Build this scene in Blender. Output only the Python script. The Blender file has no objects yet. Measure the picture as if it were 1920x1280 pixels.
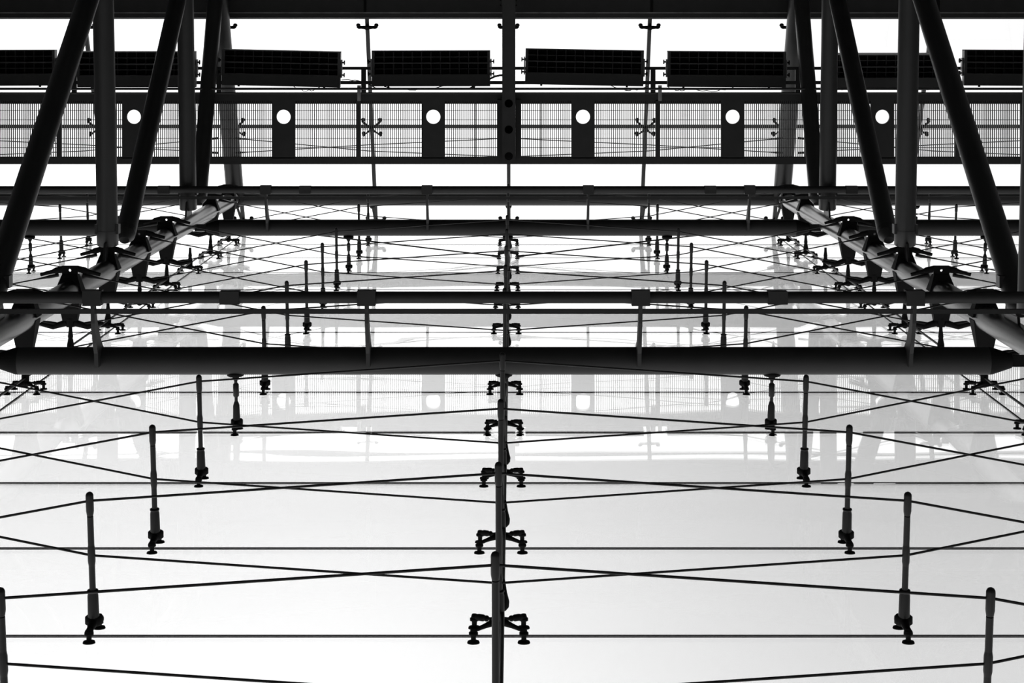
import bpy, math, random
from mathutils import Vector, Matrix
random.seed(7)
C = bpy.context.scene.collection
SC = bpy.context.scene
PI = math.pi

# ------------------------------------------------------------------ camera, sky, exposure
F = 3660.0                      # focal length in pixels of the 1920x1280 frame
CZ = 1.6                        # eye height above the hall floor
cam_d = bpy.data.cameras.new('camera'); cam = bpy.data.objects.new('camera', cam_d); C.objects.link(cam)
cam.location = (0, 0, CZ); cam.rotation_euler = (PI, 0, 0)      # looks straight up along the glass wall
cam_d.sensor_width = 36.0; cam_d.lens = F/1920*36.0
cam_d.shift_x = -3.0/1920; cam_d.shift_y = (71-640)/1920.0
cam_d.clip_end = 500
SC.camera = cam
SC.view_settings.view_transform = 'Standard'; SC.view_settings.look = 'None'
SC.view_settings.gamma = 1.0; SC.view_settings.use_curve_mapping = False
SC.view_settings.exposure = 0.0

W = bpy.data.worlds.new('overcast_sky'); SC.world = W; W.use_nodes = True
nt = W.node_tree; nt.nodes.clear()
o_ = nt.nodes.new('ShaderNodeOutputWorld'); bg = nt.nodes.new('ShaderNodeBackground')
tc = nt.nodes.new('ShaderNodeTexCoord'); sep = nt.nodes.new('ShaderNodeSeparateXYZ')
nt.links.new(tc.outputs['Generated'], sep.inputs[0])
SKY_L, SKY_R = 1.64, 1.12        # bright cloud to the left, thicker cloud to the right
mr = nt.nodes.new('ShaderNodeMapRange'); mr.inputs['From Min'].default_value = -0.12; mr.inputs['From Max'].default_value = 0.22
mr.inputs['To Min'].default_value = SKY_L; mr.inputs['To Max'].default_value = SKY_R; mr.interpolation_type = 'SMOOTHSTEP'
nt.links.new(sep.outputs['X'], mr.inputs['Value'])
bg.inputs['Color'].default_value = (1, 1, 1, 1)
nt.links.new(mr.outputs['Result'], bg.inputs['Strength'])
nt.links.new(bg.outputs[0], o_.inputs[0])

# ------------------------------------------------------------------ materials
def mat(name, col, rough=0.5, metal=0.0, noise=0.0, spec=0.5, nscale=6.0, stretch=None):
    m = bpy.data.materials.new(name); m.use_nodes = True
    n = m.node_tree.nodes; l = m.node_tree.links; b = n['Principled BSDF']
    b.inputs['Base Color'].default_value = (col, col, col, 1)
    b.inputs['Roughness'].default_value = rough; b.inputs['Metallic'].default_value = metal
    b.inputs['Specular IOR Level'].default_value = spec
    if noise:
        t = n.new('ShaderNodeTexCoord'); mp = n.new('ShaderNodeMapping')
        mp.inputs['Scale'].default_value = stretch or (1, 1, 1)
        nz = n.new('ShaderNodeTexNoise'); nz.inputs['Scale'].default_value = nscale; nz.inputs['Detail'].default_value = 5
        r = n.new('ShaderNodeMapRange'); r.inputs['From Min'].default_value = .3; r.inputs['From Max'].default_value = .7
        r.inputs['To Min'].default_value = col*(1-noise); r.inputs['To Max'].default_value = col*(1+noise)
        l.new(t.outputs['Object'], mp.inputs[0]); l.new(mp.outputs[0], nz.inputs['Vector'])
        l.new(nz.outputs[0], r.inputs['Value']); l.new(r.outputs[0], b.inputs['Base Color'])
    return m
M = {}
M['paint'] = mat('dark_steel_paint', .012, .6, 0, .15, .3)
M['beam'] = mat('charcoal_tube_paint', .010, .6, 0, .12, .3)
M['web'] = mat('charcoal_web_tube_paint', .009, .42, 0, .12, .35)
M['mast'] = mat('streak_lit_steel_chord', .065, .30, .85, .6, nscale=2.5, stretch=(6, 6, .35))  # lengthwise noise paints the daylight streaks into the metal colour
M['black'] = mat('blackened_casting', .006, .75, 0, .2, .1)
M['rod'] = mat('dark_stainless', .005, .45, 0, .1, .25)
M['cable'] = mat('dark_strand_cable', .004, .55, 0, 0, .25)
M['lamp'] = mat('lamp_housing_paint', .018, .5, 0, .1)
M['cell'] = mat('black_louvre_and_hole_shade', .003, .7, 0, 0, .1)  # also the painted shade behind the hanger beam's holes
M['louvre'] = mat('dark_louvre_blades', .010, .5)
M['fitting'] = mat('lamp_casting_and_highlight', .16, .4, .4, .3)  # also colours the painted edge highlight on the top beam
M['grate'] = mat('grating_steel', .012, .5)
M['seal'] = mat('black_silicone', .012, .6)
M['floor'] = mat('pale_bounce_floor', .55, .6, 0, .15, nscale=1.0)  # floor is out of view, made pale to bounce light onto undersides
M['wall'] = mat('grey_bounce_wall', .22, .8, 0, .1)  # unseen walls, lightened to bounce light back at the steelwork
M['ceil'] = mat('dark_roof_deck', .03, .7, 0, .1)

def glass_mat():
    m = bpy.data.materials.new('clear_float_glass'); m.use_nodes = True
    n = m.node_tree.nodes; l = m.node_tree.links; n.clear()
    out = n.new('ShaderNodeOutputMaterial'); mix = n.new('ShaderNodeMixShader')
    tr = n.new('ShaderNodeBsdfTransparent'); gl = n.new('ShaderNodeBsdfGlossy'); fr = n.new('ShaderNodeFresnel')
    tr.inputs[0].default_value = (.975, .975, .975, 1)
    gl.inputs['Roughness'].default_value = 0.0; gl.inputs['Color'].default_value = (1, 1, 1, 1)
    geo = n.new('ShaderNodeNewGeometry'); r = n.new('ShaderNodeMapRange')
    r.inputs['To Min'].default_value = 1.5; r.inputs['To Max'].default_value = 1/1.5   # same reflectance on both faces of the pane
    l.new(geo.outputs['Backfacing'], r.inputs['Value']); l.new(r.outputs[0], fr.inputs['IOR'])
    l.new(fr.outputs[0], mix.inputs[0]); l.new(tr.outputs[0], mix.inputs[1]); l.new(gl.outputs[0], mix.inputs[2])
    l.new(mix.outputs[0], out.inputs[0])
    return m
M['glass'] = glass_mat()

# ------------------------------------------------------------------ mesh helpers
class MB:
    def __init__(s): s.v = []; s.f = []; s.sm = []
    def add(s, vs, fs, smooth=False):
        b = len(s.v); s.v += [tuple(p) for p in vs]
        for f in fs: s.f.append(tuple(b+i for i in f)); s.sm.append(smooth)
        return s
    def box(s, c, d, R=None):
        vs = []
        for x in (-.5, .5):
            for y in (-.5, .5):
                for z in (-.5, .5):
                    p = Vector((x*d[0], y*d[1], z*d[2]))
                    if R: p = R @ p
                    vs.append(p+Vector(c))
        return s.add(vs, [(0, 1, 3, 2), (4, 6, 7, 5), (0, 4, 5, 1), (2, 3, 7, 6), (0, 2, 6, 4), (1, 5, 7, 3)])
    def lathe(s, p0, p1, prof, n=16, dome=False):
        """prof: list of (t 0..1 along p0->p1, radius)"""
        p0 = Vector(p0); p1 = Vector(p1); a = (p1-p0); L = a.length; a.normalize()
        u = a.orthogonal().normalized(); w = a.cross(u)
        rings = []; vs = []
        for t, r in prof:
            c = p0+a*L*t
            for k in range(n):
                q = 2*PI*k/n; vs.append(c+u*(r*math.cos(q))+w*(r*math.sin(q)))
        fs = []
        for i in range(len(prof)-1):
            for k in range(n):
                k2 = (k+1) % n
                fs.append((i*n+k, i*n+k2, (i+1)*n+k2, (i+1)*n+k))
        s.add(vs, fs, True)
        m_ = len(prof)-1
        s.add(vs[:n], [tuple(reversed(range(n)))]); s.add(vs[m_*n:(m_+1)*n], [tuple(range(n))])
        return s
    def tube(s, p0, p1, r, n=12, r1=None):
        return s.lathe(p0, p1, [(0, r), (1, r if r1 is None else r1)], n)
    def poly(s, pts, r, n=8):
        for i in range(len(pts)-1): s.tube(pts[i], pts[i+1], r, n)
        return s
    def loft(s, a, b, c=None):
        """two quads (4 points each) joined to a solid"""
        return s.add(list(a)+list(b), [(3, 2, 1, 0), (4, 5, 6, 7), (0, 1, 5, 4), (1, 2, 6, 5), (2, 3, 7, 6), (3, 0, 4, 7)])
    def sphere(s, c, r, n=12, sc=(1, 1, 1)):
        c = Vector(c); vs = []; fs = []; m = n//2
        for i in range(m+1):
            th = PI*i/m
            for k in range(n):
                q = 2*PI*k/n
                vs.append(c+Vector((r*sc[0]*math.sin(th)*math.cos(q), r*sc[1]*math.sin(th)*math.sin(q), r*sc[2]*math.cos(th))))
        for i in range(m):
            for k in range(n):
                k2 = (k+1) % n; fs.append((i*n+k, i*n+k2, (i+1)*n+k2, (i+1)*n+k))
        return s.add(vs, fs, True)
    def holed(s, x0, x1, y0, y1, z0, z1, holes, n=32):
        """plate in the XY plane with thickness z0..z1, holes = list of (cx, cy, r); one hole per band of y"""
        holes = sorted(holes, key=lambda h: h[1]); cuts = [y0]
        for a, b in zip(holes, holes[1:]): cuts.append((a[1]+b[1])/2)
        cuts.append(y1)
        for (cx, cy, r), ya, yb in zip(holes, cuts, cuts[1:]):
            for z, flip in ((z0, False), (z1, True)):
                vs = []; 
                for k in range(n):
                    q = 2*PI*(k+.5)/n; dx, dy = math.cos(q), math.sin(q)
                    t = min(((x1-cx) if dx > 0 else (x0-cx))/dx, ((yb-cy) if dy > 0 else (ya-cy))/dy)
                    vs.append((cx+dx*t, cy+dy*t, z)); vs.append((cx+dx*r, cy+dy*r, z))
                fs = []
                for k in range(n):
                    k2 = (k+1) % n; f = (2*k, 2*k2, 2*k2+1, 2*k+1)
                    fs.append(f[::-1] if not flip else f)
                # corners
                def side(p): return min(((abs(p[0]-x0), 0), (abs(p[1]-ya), 1), (abs(p[0]-x1), 2), (abs(p[1]-yb), 3)))[1]
                corner = {frozenset((0, 1)): (x0, ya), frozenset((1, 2)): (x1, ya), frozenset((2, 3)): (x1, yb), frozenset((3, 0)): (x0, yb)}
                for k in range(n):
                    k2 = (k+1) % n; sa, sb = side(vs[2*k]), side(vs[2*k2])
                    if sa != sb and frozenset((sa, sb)) in corner:
                        vs.append(corner[frozenset((sa, sb))]+(z,)); f = (2*k, len(vs)-1, 2*k2)
                        fs.append(f[::-1] if not flip else f)
                s.add(vs, fs)
            vs = []; fs = []
            for k in range(n):
                q = 2*PI*(k+.5)/n
                vs += [(cx+r*math.cos(q), cy+r*math.sin(q), z0), (cx+r*math.cos(q), cy+r*math.sin(q), z1)]
            for k in range(n):
                k2 = (k+1) % n; fs.append((2*k, 2*k2, 2*k2+1, 2*k+1))
            s.add(vs, fs, True)
        s.add([(x0, y0, z0), (x1, y0, z0), (x1, y1, z0), (x0, y1, z0), (x0, y0, z1), (x1, y0, z1), (x1, y1, z1), (x0, y1, z1)],
              [(0, 1, 5, 4), (1, 2, 6, 5), (2, 3, 7, 6), (3, 0, 4, 7)])
        return s
    def build(s, name, m, parent=None, loc=None):
        me = bpy.data.meshes.new(name); me.from_pydata(s.v, [], s.f); me.materials.append(m)
        me.polygons.foreach_set('use_smooth', s.sm); me.update()
        ob = bpy.data.objects.new(name, me); C.objects.link(ob)
        if parent: ob.parent = parent
        if loc: ob.location = loc
        return ob
def wavy_pane(wx, wz, seed, A=.00011, nx=30, nz=18):
    """toughened pane: a real 12 mm sheet whose faces carry the slight roller wave of tempered glass"""
    rr = random.Random(seed); comps = []
    for _ in range(7):
        lx = rr.uniform(1.6, 5.0); lz = rr.uniform(.55, 1.6); comps.append((2*PI/lx*rr.choice((-1, 1)), 2*PI/lz, rr.uniform(0, 6.28), lz*rr.uniform(.4, 1.0)))
    def h(x, z): return A*sum(a*math.sin(kx*x+kz*z+p) for kx, kz, p, a in comps)
    me = bpy.data.meshes.new('pane'); vs = []; fs = []
    for side in (-.006, .006):
        for j in range(nz+1):
            for i in range(nx+1):
                x = wx*(i/nx-.5); z = wz*(j/nz-.5); vs.append((x, side+h(x, z), z))
    n1 = (nx+1)*(nz+1)
    for sd in (0, 1):
        for j in range(nz):
            for i in range(nx):
                a = sd*n1+j*(nx+1)+i; f = (a, a+1, a+nx+2, a+nx+1); fs.append(f if sd == 0 else f[::-1])
    sm = [True]*len(fs)
    def rim(seq):
        for a, b in zip(seq, seq[1:]):
            b0 = len(vs); vs.extend([vs[a], vs[b], vs[b+n1], vs[a+n1]]); fs.append((b0+3, b0+2, b0+1, b0)); sm.append(False)
    bot = list(range(nx+1)); top = [nz*(nx+1)+i for i in range(nx+1)]
    lf = [j*(nx+1) for j in range(nz+1)]; rt = [j*(nx+1)+nx for j in range(nz+1)]
    rim(bot); rim(top[::-1]); rim(lf[::-1]); rim(rt)
    me.from_pydata(vs, [], fs); me.polygons.foreach_set('use_smooth', sm); me.update(); me.materials.append(M['glass'])
    return me
def tag(o, label=None, cat=None, group=None, kind=None):
    if label: o['label'] = label
    if cat: o['category'] = cat
    if group: o['group'] = group
    if kind: o['kind'] = kind
    return o
def thing(name, label, cat, loc=(0, 0, 0), group=None, rot=(0, 0, 0)):
    o = bpy.data.objects.new(name, None); C.objects.link(o); o.location = loc; o.rotation_euler = rot
    o.empty_display_size = .1
    return tag(o, label, cat, group)
def children(o): return [c for c in bpy.data.objects if c.parent == o]
def copy_tree(o, parent=None):
    c = o.copy(); C.objects.link(c); c.parent = parent
    for ch in kids[o.name] if o.name in kids else []: copy_tree(ch, c)
    return c
kids = {}
def index_kids(o):
    kids[o.name] = children(o)
    for c in kids[o.name]: index_kids(c)
used = set()
def place(proto, label, loc, rot=None, group=None):
    """first use moves the prototype itself, later uses copy it with its parts and sub-parts"""
    if proto.name not in used: used.add(proto.name); o = proto
    else: o = copy_tree(proto)
    o.location = loc
    if rot: o.rotation_euler = rot
    o['label'] = label
    if group: o['group'] = group
    return o
def P(x, y, w): return (x, y, w+CZ)

# ------------------------------------------------------------------ layout numbers (metres; w = height above the eye)
D = 3.115                 # glass wall
XC = -.077                # centre line of the bay
S = 2.11                  # strut spacing; masts stand at 2 S
H = 1.75                  # pane height
def wr(i): return 10.18+H*i
XL, XR = XC-2*S, XC+2*S
MY, MR = 2.456, .11       # mast chord
BEAM_ROWS = (3, 9)
TOPW = wr(12)
SL = .598                 # roof falls towards the hall
def roofw(y): return TOPW-SL*(D-y)
RA = math.atan(SL)
ORD = ['zeroth', 'first', 'second', 'third', 'fourth', 'fifth', 'sixth', 'seventh', 'eighth', 'ninth', 'tenth', 'eleventh', 'twelfth', 'thirteenth', 'fourteenth', 'fifteenth', 'sixteenth']

# side and end walls, unseen, added to shut out light from the open sides
for sx, nm in ((-1, 'left'), (1, 'right')):
    tag(MB().box((XC+sx*8.75, -8, 15.8), (.3, 24, 34)).build('wall_'+nm, M['wall']), 'grey unseen side wall added to shut out sidelight', kind='structure')
tag(MB().box((0, -18.1, 15), (20, .3, 31)).build('wall_back', M['wall']), 'grey unseen end wall added to close off the light', kind='structure')
# ------------------------------------------------------------------ setting: floor, roof deck, glass wall, glass roof
fl = MB().box((0, -8, -.1), (44, 24, .2)).build('floor', M['floor']); tag(fl, 'pale unseen hall floor bouncing light upward', kind='structure')
dk = MB().loft([P(-14, -.75, roofw(-.75)-.05), P(14, -.75, roofw(-.75)-.05), P(14, -.75, roofw(-.75)+.2), P(-14, -.75, roofw(-.75)+.2)],
               [P(-14, -18, roofw(-.75)-1.05), P(14, -18, roofw(-.75)-1.05), P(14, -18, roofw(-.75)-.8), P(-14, -18, roofw(-.75)-.8)])
tag(dk.build('ceiling', M['ceil']), 'dark solid roof deck above the hall', kind='structure')
n_w = 0
for r in range(-4, 12):
    for c in range(-2, 2):
        n_w += 1
        x0 = XC+c*2*S+.010; x1 = XC+(c+1)*2*S-.010
        z0 = wr(r)+.008; z1 = wr(r+1)-.008
        if r == -4: z0 = -CZ
        o = bpy.data.objects.new('window_%d' % n_w, wavy_pane(x1-x0, z1-z0, n_w*13+5)); C.objects.link(o)
        o.location = P((x0+x1)/2, D+.006, (z0+z1)/2)
        o.rotation_euler = ({2: .0112, 1: .0006, 4: -.0004}.get(r, 0)+random.uniform(-.0002, .0002), 0, random.uniform(-.0002, .0002))
        tag(o, 'clear glass pane of the tall wall', kind='structure')
RY = [D-.02, 1.366, -.31, -.75]
for k in range(3):
    for c in range(-4, 4):
        n_w += 1
        ya, yb = RY[k]-.012, RY[k+1]+.012
        L = (ya-yb)/math.cos(RA); ym = (ya+yb)/2
        o = MB().box((0, 0, 0), (S-.03, L, .012)).build('window_%d' % n_w, M['glass'])
        o.location = P(XC+(c+.5)*S, ym, roofw(ym)); o.rotation_euler = (RA, 0, 0)
        tag(o, 'clear glass pane of the sloping roof', kind='structure')
nt_ = 0
def trim(mb, label, m=M['seal']):
    global nt_; nt_ += 1
    return tag(mb.build('trim_%d' % nt_, m), label, kind='structure')
for r in range(-3, 12):
    trim(MB().box(P(XC, D+.004, wr(r)), (8*S, .012, .014)), 'black silicone joint across the glass wall')
for c in (-2, -1, 0, 1, 2):
    trim(MB().box(P(XC+c*2*S, D+.004, (TOPW-CZ)/2), (.018, .013, TOPW+CZ)), 'black silicone joint running up the glass wall')
trim(MB().box(P(XC, D+.0, TOPW+.0), (8*S, .05, .06)), 'black edge strip between glass wall and roof')
for c in range(-4, 5):
    x = XC+c*S; mb = MB(); hw = .028
    y0, y1 = D, -.75
    mb.loft([P(x-hw, y0, roofw(y0)-.07), P(x+hw, y0, roofw(y0)-.07), P(x+hw, y0, roofw(y0)+.01), P(x-hw, y0, roofw(y0)+.01)],
            [P(x-hw, y1, roofw(y1)-.07), P(x+hw, y1, roofw(y1)-.07), P(x+hw, y1, roofw(y1)+.01), P(x-hw, y1, roofw(y1)+.01)])
    trim(mb, 'black glazing bar running down the roof')
for y, t in ((1.366, .05), (-.31, .05)):
    R = Matrix.Rotation(RA, 3, 'X')
    trim(MB().box(P(XC, y, roofw(y)-.01), (8*S, t, .03), R), 'black glazing bar across the roof')

# ------------------------------------------------------------------ point fittings and cable struts
TILT = .115/.76
def add_pads(hub, spots):
    for (px, pz) in spots:
        pd = MB()
        pd.lathe((px, -.010, pz), (px, 0.0, pz), [(0, .012), (.1, .030), (1, .033)], 20)
        pd.lathe((px, -.075, pz), (px, -.010, pz), [(0, .013), (.12, .016), (.3, .016), (.32, .024), (.52, .024), (.55, .014), (1, .013)], 14)
        pd.build('pad', M['black'], hub)
def spider4(parent):
    mb = MB()
    mb.sphere((0, -.075, 0), .038, 14, (1, 1, 1.1))
    for sx in (-1, 1):
        # lower arm is a forged blade, upper one a shouldered rod
        for sz in (-1, 1):
            a = Vector((sx*.012, -.078, sz*.010)); b = Vector((sx*.128, -.062, sz*.122))
            if sz < 0: mb.lathe(a, b, [(0, .022), (.5, .013), (.9, .010), (1, .014)], 10)
            else: mb.lathe(a, b, [(0, .018), (.30, .009), (.42, .009), (.43, .016), (.48, .016), (.50, .011), (.60, .018), (.82, .018), (1, .012)], 10)
            mb.sphere(b, .020, 10, (1, .7, 1))
    hub = mb.build('spider', M['black'], parent)
    add_pads(hub, [(-.13, -.125), (.13, -.125), (-.13, .125), (.13, .125)])
    return hub
def spider2(parent):
    mb = MB()
    mb.lathe((0, -.105, 0), (0, -.055, 0), [(0, .040), (.15, .048), (.8, .048), (1, .036)], 16)
    for sz in (-1, 1):
        a = Vector((0, -.08, sz*.015)); b = Vector((0, -.055, sz*.125))
        mb.lathe(a, b, [(0, .028), (.7, .018), (1, .02)], 10); mb.sphere(b, .024, 10, (1, .8, 1))
    hub = mb.build('spider', M['black'], parent)
    add_pads(hub, [(0, -.125), (0, .125)])
    return hub
def strut_parts(t, Ls, yA, yB, sp):
    """cable strut, local origin on the glass; Ls length, yA/yB where the two cables pass"""
    dirv = Vector((0, -1, -TILT)).normalized()
    def q(y): return Vector((0, -y, -TILT*y))
    mb = MB()                                              # rod between cap and sleeve
    mb.lathe(q(Ls-.13), q(.22), [(0, .0165), (1, .0165)], 14)
    mb.build('rod', M['rod'], t)
    c = MB(); r = .0205
    c.lathe(q(Ls-.125), q(Ls), [(0, .0165), (.2, r), (.84, r), (.90, r*.93), (.96, r*.72), (1, r*.3)], 16)
    c.build('end_cap', M['rod'], t)
    c = MB(); c.lathe(q(yB-.055), q(yB+.055), [(0, .0165), (.2, .020), (.8, .020), (1, .0165)], 16); c.build('collar', M['rod'], t)
    c = MB()
    c.lathe(q(.09), q(.25), [(0, .031), (.2, .030), (.80, .0285), (.90, .0245), (.93, .0245), (.94, .029), (.98, .029), (1, .020)], 16)
    c.build('sleeve', M['rod'], t)
    (spider4 if sp == 4 else spider2)(t)
    if sp == 4:                                            # tear-shaped clamp above the spider
        c = MB(); c.lathe((.018, -.12, .03), (.022, -.28, .05), [(0, .018), (.12, .034), (.3, .036), (.6, .022), (1, .010)], 14)
        c.build('clamp', M['black'], t)
YA_S, YB_S = D-2.387, D-2.68
YA_C, YB_C = D-2.24, D-2.83
pc = thing('cable_strut', 'x', 'strut'); strut_parts(pc, .935, YA_C, YB_C, 4); index_kids(pc)
ps = thing('cable_strut', 'x', 'strut'); strut_parts(ps, .775, YA_S, YB_S, 2); index_kids(ps)
def beam_strut(sp):
    t = thing('beam_strut', 'x', 'strut')
    def q(y): return Vector((0, -y, -TILT*y))
    c = MB(); c.lathe(q(.50), q(.42), [(0, .045), (.1, .068), (.45, .068), (.6, .03), (1, .016)], 20); c.build('flange', M['black'], t)
    c = MB(); c.tube(q(.43), q(.20), .013); c.build('rod', M['rod'], t)
    c = MB(); c.lathe(q(.40), q(.285), [(0, .014), (.1, .023), (.9, .023), (1, .014)], 14); c.build('turnbuckle', M['rod'], t)
    c = MB(); c.lathe(q(.08), q(.25), [(0, .03), (.2, .029), (.8, .026), (1, .015)], 14); c.build('sleeve', M['rod'], t)
    (spider4 if sp == 4 else spider2)(t)
    index_kids(t); return t
bc, bs = beam_strut(4), beam_strut(2)
COLS = [(-3, 'far left'), (-1, 'left'), (0, 'centre'), (1, 'right'), (3, 'far right')]
for c, nm in COLS:
    rows = list(range(-1, 12)) if abs(c) < 2 else list(range(4, 12))
    for r in rows:
        x = XC+c*S
        k = r+2 if c == 0 or abs(c) == 1 else r-7
        four = c == 0
        grp = 'struts of the %s row on the glass wall' % nm
        if r in BEAM_ROWS:
            big = 'near' if r == 3 else 'distant'
            place(bc if four else bs, 'short strut with round flange under the %s crossbeam, %s line' % (big, nm), P(x, D, wr(r)), group=grp)
        else:
            if abs(c) == 3: lab = 'slim dark cable strut on the glass beyond the %s truss, level %s from bottom' % ('left' if c < 0 else 'right', ORD[r-3])
            elif four: lab = 'long dark strut with four-armed spider in centre line, %s from the bottom' % ORD[k]
            else: lab = 'slim dark cable strut with round cap in %s line, %s from the bottom' % (nm, ORD[k])
            place(pc if four else ps, lab, P(x, D, wr(r)), group=grp)

# mast-side fittings: strut and spider between the mast and the glass
pm = thing('mast_strut', 'x', 'strut')
c = MB(); c.lathe((0, -.08, 0), (0, -.33, 0), [(0, .034), (.25, .034), (.5, .022), (.55, .026), (.8, .018), (1, .016)], 14); c.build('cone', M['black'], pm)
spider4(pm); index_kids(pm)
for sx, nm in ((-1, 'left'), (1, 'right')):
    for r in range(-1, 12):
        place(pm, 'conical strut and four-armed spider behind the %s mast chord, %s level up' % (nm, ORD[r+2]),
              P(XC+sx*2*S, D, wr(r)), group='spider fittings behind the %s mast' % nm)

# roof spiders
pr = thing('roof_spider', 'x', 'glass fitting'); spider4(pr)
c = MB(); c.lathe((0, -.09, 0), (0, -.22, 0), [(0, .03), (.5, .02), (1, .014)], 12); c.build('stem', M['rod'], pr); index_kids(pr)
pq = thing('roof_fitting', 'x', 'glass fitting')
c = MB(); c.lathe((0, -.10, 0), (0, -.04, 0), [(0, .03), (.2, .04), (1, .03)], 14)
for s_ in (-1, 1): c.lathe((s_*.01, -.07, 0), (s_*.14, -.06, 0), [(0, .030), (.6, .022), (.8, .026), (1, .022)], 10)
h_ = c.build('bar', M['black'], pq); add_pads(h_, [(-.135, 0), (.135, 0)]); index_kids(pq)
phi = PI/2+RA
pos = {-3: 'beyond the left truss', -2: 'beside the left truss', -1: 'left of the centre beam', 0: 'at the centre line', 1: 'right of the centre beam', 2: 'beside the right truss', 3: 'beyond the right truss'}
for c in range(-3, 4):
    for y, nm in ((2.86, 'just above the distant crossbeam'), (1.366, 'over the walkway'), (-.19, 'above the row of lamps')):
        place(pr if y == 1.366 else pq, 'black %s roof fitting %s, %s' % ('four-armed' if y == 1.366 else 'two-armed', pos[c], nm), P(XC+c*S, y, roofw(y)-.012), (phi, 0, 0), 'spiders holding the roof glass')

# ------------------------------------------------------------------ cables
def cable(label, pts, r, group, sock=(True, True), name='tension_cable'):
    mid = Vector(pts[0]); t = thing(name, label, 'cable', pts[0], group)
    q = [Vector(p)-mid for p in pts]
    mb = MB().poly(q, r, 8)
    for p in q[1:-1]: mb.sphere(p, r*1.02, 8)
    mb.build('wire', M['cable'], t)
    for on, a, b in ((sock[0], q[0], q[1]), (sock[1], q[-1], q[-2])):
        if on:
            d = (b-a).normalized()
            MB().lathe(a-d*.01, a+d*.20, [(0, .018), (.45, .017), (.55, .013), (1, r*1.1)], 10).build('socket', M['cable'], t)
    return t
def zoff(y): return -TILT*(D-y)
CR = .0065
for r in range(-1, 12):
    if r in BEAM_ROWS: continue
    for bay in (-1, 0, 1):
        if bay and r < 4: continue
        bc_ = XC+bay*4*S
        def pt(k, y, zo=None): return P(bc_+k*S, y, wr(r)+(zoff(y) if zo is None else zo))
        a = [pt(-1.94, 2.775, 0), pt(-1, 2.387), pt(0, 2.24), pt(1, 2.387), pt(1.94, 2.775, 0)]
        b = [pt(-1.94, 2.300, 0), pt(-1, 2.68), pt(0, 2.83), pt(1, 2.68), pt(1.94, 2.300, 0)]
        s1 = s2 = True
        if bay == -1: a = a[2:]; b = b[2:]; s1 = False
        if bay == 1: a = a[:3]; b = b[:3]; s2 = False
        where = {0: 'central bay', -1: 'bay beyond left mast', 1: 'bay beyond right mast'}[bay]
        k = r+2 if bay == 0 else r-3
        cable('cable over strut caps across the %s, %s level from bottom' % (where, ORD[k]), a, CR, 'outer cables of the glass wall', (s1, s2))
        cable('cable through strut collars nearer the glass in %s, %s level from bottom' % (where, ORD[k]), b, CR, 'inner cables of the glass wall', (s1, s2))
for sx, nm in ((-1, 'left'), (1, 'right')):
    cable('thicker brace cable from centre spider up to the %s mast below the upper crossbeam' % nm,
          [P(XC+sx*.13, 3.05, 27.25), P(XC+sx*(2*S-.1), 2.62, 27.6)], .010, 'brace cables', name='brace_cable')
# roof cables
for y0, s_, nm in ((1.50, 1, 'bowed up'), (1.75, -1, 'bowed down')):
    ww = 29.2
    e = [1.72, 1.60, 1.50, 1.60, 1.72] if s_ == 1 else [1.50, 1.69, 1.78, 1.69, 1.50]
    for bay, bn in ((-1, 'over the left part of the walkway'), (0, 'over the middle of the walkway'), (1, 'over the right part of the walkway')):
        pts = [P(XC+bay*4*S+(k-2)*S*(.97 if abs(k-2) == 2 else 1), e[k], ww) for k in range(5)]
        if bay == -1: pts = pts[2:]
        if bay == 1: pts = pts[:3]
        cable('thin roof cable %s, %s' % (nm, bn), pts, .007, 'roof cables above the walkway', (bay != -1, bay != 1), 'roof_cable')
# vertical hanger rods near the glass
for c, nm in ((-2, 'behind the left mast'), (0, 'behind the centre struts'), (2, 'behind the right mast')):
    x = XC+c*S+(.02 if c == 0 else 0)
    t = MB().tube(P(x, 2.99, wr(-2)), P(x, 2.99, TOPW-.1), .011 if c else .010, 10).build('hanger_rod', M['rod'])
    tag(t, 'long steel hanger rod running up the glass %s' % nm, 'rod', 'hanger rods')

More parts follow.
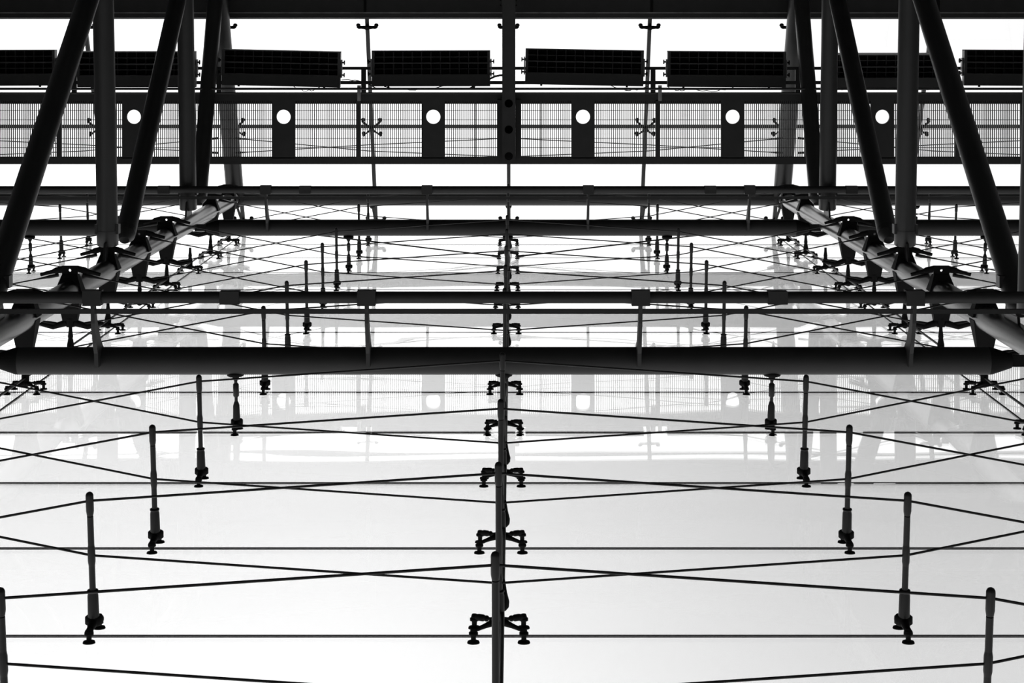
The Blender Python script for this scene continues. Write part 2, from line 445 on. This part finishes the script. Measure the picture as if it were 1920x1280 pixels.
# ------------------------------------------------------------------ masts (vertical tube trusses)
RYC = -1.0
def mast(sx, nm):
    X = XC+sx*2*S
    t = thing('mast_truss', 'large %s steel tube truss with bright front chord and dark diagonal webs' % nm, 'truss', P(X, MY, -CZ), 'mast trusses')
    o = Vector(P(X, MY, -CZ))
    def L(y, w, x=0.): return Vector(P(X+x, y, w))-o
    MB().tube(L(MY, -CZ), L(MY, 30.1), MR, 40).build('front_chord', M['mast'], t)
    MB().tube(L(RYC, -CZ), L(RYC, 28.2), MR, 32).build('rear_chord', M['web'], t)
    MB().lathe(L(MY+.02, 30.15), L(-1.2, 28.1), [(0, .135), (1, .135)], 32).build('roof_chord', M['web'], t)
    # joint collar where the mast meets the roof chord
    MB().lathe(L(MY, 29.75), L(MY, 30.2), [(0, .12), (.1, .14), (1, .14)], 24).build('chord_collar', M['black'], t)
    R = .110
    def web(name, ya, wa, yb, wb, capf=True):
        a = L(ya, wa); b = L(yb, wb); o_ = MB().lathe(a, b, [(0, R), (1, R)], 32).build(name, M['web'], t)
        d = (b-a).normalized()
        c = MB().lathe(a-d*.10, a+d*.07, [(0, R*.9), (.08, R*1.03), (1, R*1.03)] if name == 'strut_tube' else [(0, R*.5), (.4, R*.95), (1, R*1.02)], 24); c.build('end_cone', M['web'], o_)
        return o_
    web('diagonal_tube', 2.18, 15.98, RYC, 20.6)
    web('strut_tube', 2.10, 20.66, RYC, 20.38)
    web('diagonal_tube', 2.17, 21.62, RYC, 25.6)
    web('strut_tube', 2.17, 25.77, RYC, 25.50)
    web('diagonal_tube', 2.17, 26.66, RYC, 28.35)
    # more webs below the frame
    web('strut_tube', 2.10, 15.62, RYC, 15.32); web('diagonal_tube', 2.18, 10.6, RYC, 14.9)
    # gusset plates
    for wg in (20.66, 25.78, 16.2):
        g = MB().loft([L(2.16, wg-.14, -.012), L(2.16, wg-.14, .012), L(2.16, wg+.16, .012), L(2.16, wg+.16, -.012)],
                      [L(2.40, wg-.22, -.012), L(2.40, wg-.22, .012), L(2.40, wg+.26, .012), L(2.40, wg+.26, -.012)])
        g.build('gusset_plate', M['web'], t)
        MB().box(L(2.02, wg, 0), (.25, .10, .12)).build('end_block', M['web'], t)
    # saddle brackets with cable arms
    for r in range(-1, 12):
        w = wr(r)
        if r in BEAM_ROWS: continue
        g = MB()
        tw, bw = .075, .130
        ty = 2.235
        g.holed(-tw, tw, 2.205-MY, 2.30-MY, L(0, w-.035).z, L(0, w-.01).z, [(0, 2.25-MY, .014)], 16)
        g.loft([L(2.29, w-.045, -tw), L(2.29, w-.045, tw), L(2.29, w+.05, tw), L(2.29, w+.05, -tw)],
               [L(MY-.01, w-.11, -bw), L(MY-.01, w-.11, bw), L(MY-.01, w+.07, bw), L(MY-.01, w+.07, -bw)])
        br = g.build('saddle_bracket', M['black'], t)
        for s2 in (-1, 1):
            a = MB().lathe(L(2.235, w, s2*.06), L(2.295, w, s2*.29), [(0, .030), (.35, .032), (.5, .021), (1, .017)], 12); a.build('cable_arm', M['black'], br)
        g = MB()
        g.loft([L(MY+.02, w-.09, -.115), L(MY+.02, w-.09, .115), L(MY+.02, w+.09, .115), L(MY+.02, w+.09, -.115)],
               [L(2.74, w-.04, -.07), L(2.74, w-.04, .07), L(2.74, w+.04, .07), L(2.74, w+.04, -.07)])
        g.lathe(L(2.72, w), L(2.80, w), [(0, .05), (1, .04)], 14)
        br = g.build('glass_side_bracket', M['black'], t)
        for s2 in (-1, 1):
            a = MB(); a.lathe(L(2.76, w, s2*.04), L(2.80, w, s2*.17), [(0, .034), (1, .026)], 12); a.lathe(L(2.80, w, s2*.16), L(2.765, w, s2*.32), [(0, .028), (.5, .024), (1, .016)], 12)
            a.build('cable_arm', M['black'], br)
    return t
mast(-1, 'left'); mast(1, 'right')

# ------------------------------------------------------------------ cross beams and the rails carried in front of them
def crossbeam(bay, w, label):
    X = XC+bay*4*S; y = 2.538 if w < 20 else 2.512
    t = thing('crossbeam', label, 'beam', P(X, y, w), 'round crossbeams between the masts')
    h = 2*S-.41; R = .108 if w < 20 else .108
    xa, xb = -h, h
    if bay == -1: xa = -.22
    if bay == 1: xb = .22
    MB().lathe((xa, 0, 0), (xb, 0, 0), [(0, R), (1, R)], 40).build('tube', M['beam'], t)
    for s in (-1, 1):
        if bay == s: continue
        c = MB().lathe((s*h, 0, 0), (s*(h+.18), 0, 0), [(0, R), (.15, R*.98), (1, R*.52)], 32); c.box((s*(h+.235), 0, 0), (.20, .09, .03))
        c.build('tapered_end', M['black'], t)
    return t
crossbeam(0, wr(3)-.08, 'thick round dark crossbeam spanning between masts across the middle of the view')
crossbeam(0, wr(9)-.08, 'thinner-looking distant crossbeam between the masts, just below the upper double rail')
crossbeam(-1, wr(9)-.08, 'distant round crossbeam continuing left of the left mast')
crossbeam(1, wr(9)-.08, 'distant round crossbeam continuing right of the right mast')
def rail(w, label, half, nposts, splices):
    t = thing('maintenance_rail', label, 'rail', P(XC, 2.0 if w < 20 else 1.985, w), 'double rails held before the crossbeams')
    MB().lathe((-half, 0, 0), (half, 0, 0), [(0, .046), (1, .046)], 24).build('rail_tube', M['beam'], t)
    MB().box((0, .107, 0), (2*half, .034, .04)).build('thin_rail', M['beam'], t)
    for k in nposts:
        x = k*S
        MB().box((x, 0, -.01), (.14, .115, .115)).build('clamp', M['paint'], t)
        p = MB(); hx = .015
        ys = [(.04, -.03, .03), (.20, -.01, .09), (.36, .05, .22), (.45, .10, .34), (.56, .12, .26)]
        for (ya, a0, a1), (yb, b0, b1) in zip(ys, ys[1:]):
            p.loft([(x-hx, ya, a0), (x+hx, ya, a0), (x+hx, ya, a1), (x-hx, ya, a1)], [(x-hx, yb, b0), (x+hx, yb, b0), (x+hx, yb, b1), (x-hx, yb, b1)])
        p.build('post', M['paint'], t)
    for x in splices: MB().box((x, 0, 0), (.15, .099, .099)).build('splice_sleeve', M['beam'], t)
    return t
rail(15.05, 'near double rail with square clamps, just above the thick crossbeam', 6.2, (-1.5, -.5, .5, 1.5), (-2.11, 2.11))
rail(25.55, 'far double rail with square clamps, just above the distant crossbeam', 8.44, (-3.5, -2.5, -1.5, -.5, .5, 1.5, 2.5, 3.5), (-4.5, -2.65, 2.65, 4.5))

# eave tube under the top of the glass wall
t = thing('eave_tube', 'large soft-lit round tube running full width behind the far double rail', 'tube', P(XC, 2.49, 30.2))
MB().lathe((-8.44, 0, 0), (8.44, 0, 0), [(0, .105), (1, .105)], 36).build('tube', M['web'], t)
for c in range(-3, 4):
    MB().lathe((c*S, .09, .04), (c*S, .38, .62), [(0, .05), (.1, .05), (.15, .02), (1, .02)], 12).build('eave_strut', M['black'], t)

# ------------------------------------------------------------------ walkway
CW = 27.50
def cy(py, w=CW): return (py-71)*w/F
def cx(px, w=CW): return (px-963)*w/F
wk = thing('walkway', 'steel grating walkway with perforated round-hole plates crossing under the glass roof', 'walkway', P(XC, 1.3, CW))
def wl(x, y, z=0): return (x, y-1.3, z)
y_top, y_bot = cy(187), cy(297)
half = 4*S
MB().box(wl(0, cy(182), .06), (2*half, cy(190)-cy(175.5), .14)).build('edge_channel', M['paint'], wk)
b = MB().box(wl(0, cy(300), .08), (2*half, cy(306)-cy(296), .16)); b.box(wl(0, cy(307), .15), (2*half, .03, .02)); b.build('edge_channel', M['paint'], wk)
MB().box(wl(0, cy(192), .09), (2*half, .045, .06)).build('toe_board', M['paint'], wk)
holes_at = [(c+.5)*S for c in range(-4, 4)]
for hx in holes_at:
    MB().holed(hx-.165, hx+.165, y_top-1.3, y_bot-1.3, 0, .05, [(hx, cy(219)-1.3, .100)], 40).build('perforated_plate', M['paint'], wk)
segs = []
bars = []
for c in range(-4, 5):
    wd = .065 if c % 2 else (.085 if c else .30)
    if c in (-4, 4): wd = .06
    bars.append((c*S, wd))
    if c: MB().box(wl(c*S, (y_top+y_bot)/2, .03), (wd, y_bot-y_top, .08)).build('cross_bar', M['paint'], wk)
for i in range(8):
    xa = bars[i][0]+bars[i][1]/2; xb = bars[i+1][0]-bars[i+1][1]/2; hx = holes_at[i]
    for a, b2 in ((xa, hx-.165), (hx+.165, xb)):
        g = MB(); n = max(3, int(round((b2-a)/.0292)))
        for k in range(1, n):
            x = a+(b2-a)*k/n
            g.box(wl(x, (y_top+y_bot)/2, .055), (.0105, y_bot-y_top, .026))
        for j in range(1, 7):
            y = cy(190+17.4*j)
            g.box(wl((a+b2)/2, y, .050), (b2-a, .0085, .012))
        if abs((a+b2)/2) < 1.0: g.box(wl(a+(b2-a)*.42 if a > 0 else b2-(b2-a)*.42, (y_top+y_bot)/2, .045), (.012, y_bot-y_top, .03))
        g.build('grating_panel', M['grate'], wk)

# handrail tubes beside the walkway, and the lamp rack
t = thing('handrail', 'pair of slim pale grey tubes along the walkway edge beneath the lamps', 'handrail', P(XC, cy(166), CW-.15))
MB().tube((-half, 0, 0), (half, 0, 0), .018, 12).build('upper_tube', M['web'], t)
MB().tube((-half, cy(174.5)-cy(166), .1), (half, cy(174.5)-cy(166), .1), .014, 12).build('lower_tube', M['web'], t)
for c in range(-3, 4):
    if c: MB().box((c*S+.02, .06, .03), (.05, .22, .05)).build('bracket', M['fitting'], t)
rk = thing('lamp_rack', 'dark steel ladder frame carrying the row of lamps above the walkway', 'rack', P(XC, cy(128, 28.42), 28.42))
MB().box((0, 0, .05), (2*half, .045, .045)).build('rail', M['paint'], rk)
MB().box((0, cy(155, 28.45)-cy(128, 28.45), .05), (2*half, .05, .045)).build('rail', M['paint'], rk)
for c in range(-3, 4):
    if c: MB().box((c*S+0, (cy(182, 28.45)-cy(126, 28.45))/2, .05), (.07, cy(182, 28.45)-cy(126, 28.45), .05)).build('upright', M['paint'], rk)

# lamps
def lamp_proto():
    t = thing('louvred_lamp', 'x', 'lamp')
    Wd, Hh = 1.71, .52
    hs = MB()
    # rim and body: two reflector troughs and a plain lower strip
    y0 = -Hh/2
    rows = [(-.235, -.075), (-.060, .095)]
    hs.box((0, -.243, .06), (Wd, .016, .14)); hs.box((0, -.067, .06), (Wd, .018, .14)); hs.box((0, .182, .07), (Wd+.0, .175, .12))
    for s in (-1, 1): hs.box((s*(Wd/2-.02), -.07, .06), (.04, .36, .14))
    hs.box((0, -.07, .135), (Wd, .36, .012))
    hs.build('housing', M['lamp'], t)
    for ya, yb in rows:
        lv = MB(); n = 12
        for k in range(1, n):
            x = -Wd/2+.04+(Wd-.08)*k/n
            lv.loft([(x-.004, ya, .035), (x+.004, ya, .035), (x+.004, yb, .035), (x-.004, yb, .035)],
                    [(x-.014, ya, .12), (x+.014, ya, .12), (x+.014, yb, .12), (x-.014, yb, .12)])
        lv.box((0, (ya+yb)/2, .055), (Wd-.08, .010, .05))
        lv.build('louvre', M['louvre'], t)
        gt = MB(); gt.box((0, (ya+yb)/2, .122), (Wd-.085, yb-ya, .008)); gt.build('reflector', M['cell'], t)
    for s in (-1, 1):
        for yy in (-.09, .09):
            k = MB(); k.lathe((s*Wd/2, yy, .07), (s*(Wd/2+.06), yy, .07), [(0, .02), (.3, .02), (.35, .012), (.7, .012), (.75, .034), (1, .034)], 12)
            k.build('side_knob', M['black'], t)
        b = MB(); b.box((s*(Wd/2+.012), 0, .10), (.018, .26, .10)); b.build('end_plate', M['fitting'], t)
    for x in (-.5, .5): MB().box((x, .02, .18), (.05, .10, .09)).build('hanger', M['black'], t)
    for x in (-.62, .62):
        MB().box((x, .265, .08), (.03, .05, .03)).build('foot', M['black'], t)
    index_kids(t); return t
lp = lamp_proto(); LW = 28.20
lamps = [(-8, 126, -.004, 0, 0, 'leftmost, cut by the frame'), (255, 129, 0, .06, 0, 'second from left, behind the left truss tubes'),
         (527, 127, .022, .04, 0, 'third from left, just right of the left truss'), (808, 127, -.002, 0, 0, 'fourth from left, left of the centre beam'),
         (1096, 125, .018, 0, 0, 'fifth from left, right of the centre beam'), (1363, 128.5, .006, 0, 0, 'sixth from left, just before the right truss'),
         (1662, 134, 0, .18, 0, 'seventh from left, behind the right truss tubes'), (1919, 126, .006, 0, 0, 'rightmost, cut by the frame')]
for px, py, rz, rx, ry, nm in lamps:
    place(lp, 'dark louvred lamp, %s' % nm, P(cx(px, LW), cy(py, LW), LW), (rx, ry, rz), 'louvred lamps above the walkway')
# loose supply cables between the lamps
def curve_pts(a, b, sag, n=10):
    return [P(cx(a[0]+(b[0]-a[0])*k/n, 28.26), cy(a[1]+(b[1]-a[1])*k/n+sag*4*(k/n)*(1-k/n)*(1 if k % 3 else .7), 28.26), 28.26) for k in range(n+1)]
for a, b, sg, r, nm in [((548, 160), (600, 163), 10, .005, 'looped under the third lamp'), ((640, 150), (705, 165), -6, .007, 'between third and fourth lamps'),
                     ((720, 162), (838, 160), 8, .006, 'under the fourth lamp'), ((915, 150), (945, 141), -3, .016, 'thick bend left of the centre beam'),
                     ((1145, 160), (1215, 162), 9, .006, 'under the fifth lamp'), ((1250, 161), (1290, 167), 6, .005, 'under the sixth lamp, left end'),
                     ((1300, 167), (1385, 160), 8, .005, 'under the sixth lamp, middle'), ((880, 166), (918, 152), -2, .012, 'thick bend under the fourth lamp')]:
    pts = curve_pts(a, b, sg); base = Vector(pts[0])
    o = MB().poly([Vector(p)-base for p in pts], r, 6).build('power_cable', M['black'], None, pts[0])
    tag(o, 'loose black supply cable %s' % nm, 'cable', 'supply cables of the lamps')

# centre hanger beam with three round holes
t = thing('hanger_beam', 'dark centre beam with round holes running from the top beam to the walkway edge', 'beam', P(XC+.01, 0, CW-.35))
w_ = .092
ys = [cy(194, CW-.35), cy(243, CW-.35), cy(293, CW-.35)]
MB().holed(-w_, w_, cy(170, CW-.35), cy(304, CW-.35), 0, .02, [(0, y, .058) for y in ys], 28).build('bottom_plate', M['web'], t)
b = MB().box((0, (-.9+cy(170, CW-.35))/2, .01), (2*w_, cy(170, CW-.35)+.9, .02)); b.build('flange', M['web'], t)
b = MB()
for s in (-1, 1): b.box((s*(w_-.01), (-.9+cy(304, CW-.35))/2, .17), (.02, cy(304, CW-.35)+.9, .32))
b.box((0, (-.9+cy(304, CW-.35))/2, .32), (2*w_, cy(304, CW-.35)+.9, .02)); b.box((0, (-.9+cy(304, CW-.35))/2, .22), (2*w_-.02, cy(304, CW-.35)+.9, .02)).build('web_and_hole_shade', M['cell'], t)  # black inner plate puts the shade of the beam's inside behind the holes
for s in (-1, 1):
    MB().box((s*.13, (y_top+y_bot)/2, .36), (.075, y_bot-y_top, .10)).build('side_plate', M['paint'], t)

# top beam
TW = 28.74
t = thing('top_beam', 'wide dark flat beam along the top edge with a thin pale highlight strip', 'beam', P(XC, -.6, TW))
ya = cy(23, TW)+.6
MB().box((0, (ya-.3)/2, .07), (2*half, ya+.3, .14)).build('box', M['paint'], t)
MB().box((0, cy(32.5, TW)+.6-.05, .02), (2*half, .10, .03)).build('flange', M['web'], t)
MB().box((0, cy(24, TW)+.6, -.004), (2*half, .015, .012)).build('edge_highlight', M['fitting'], t)  # pale strip painted in for the beam edge catching light
for c in (-3, -1, 1, 3):
    MB().box((c*S, (ya-.3)/2, -.006), (.04, ya+.3, .014)).build('splice_bar', M['cell'], t)
for s in (-1, 1):
    b = MB()
    for k in range(6): b.sphere((s*.115, -.1+ya-.1-.07*k+.1, -.004), .012, 8)
    b.build('bolt_row', M['black'], t)
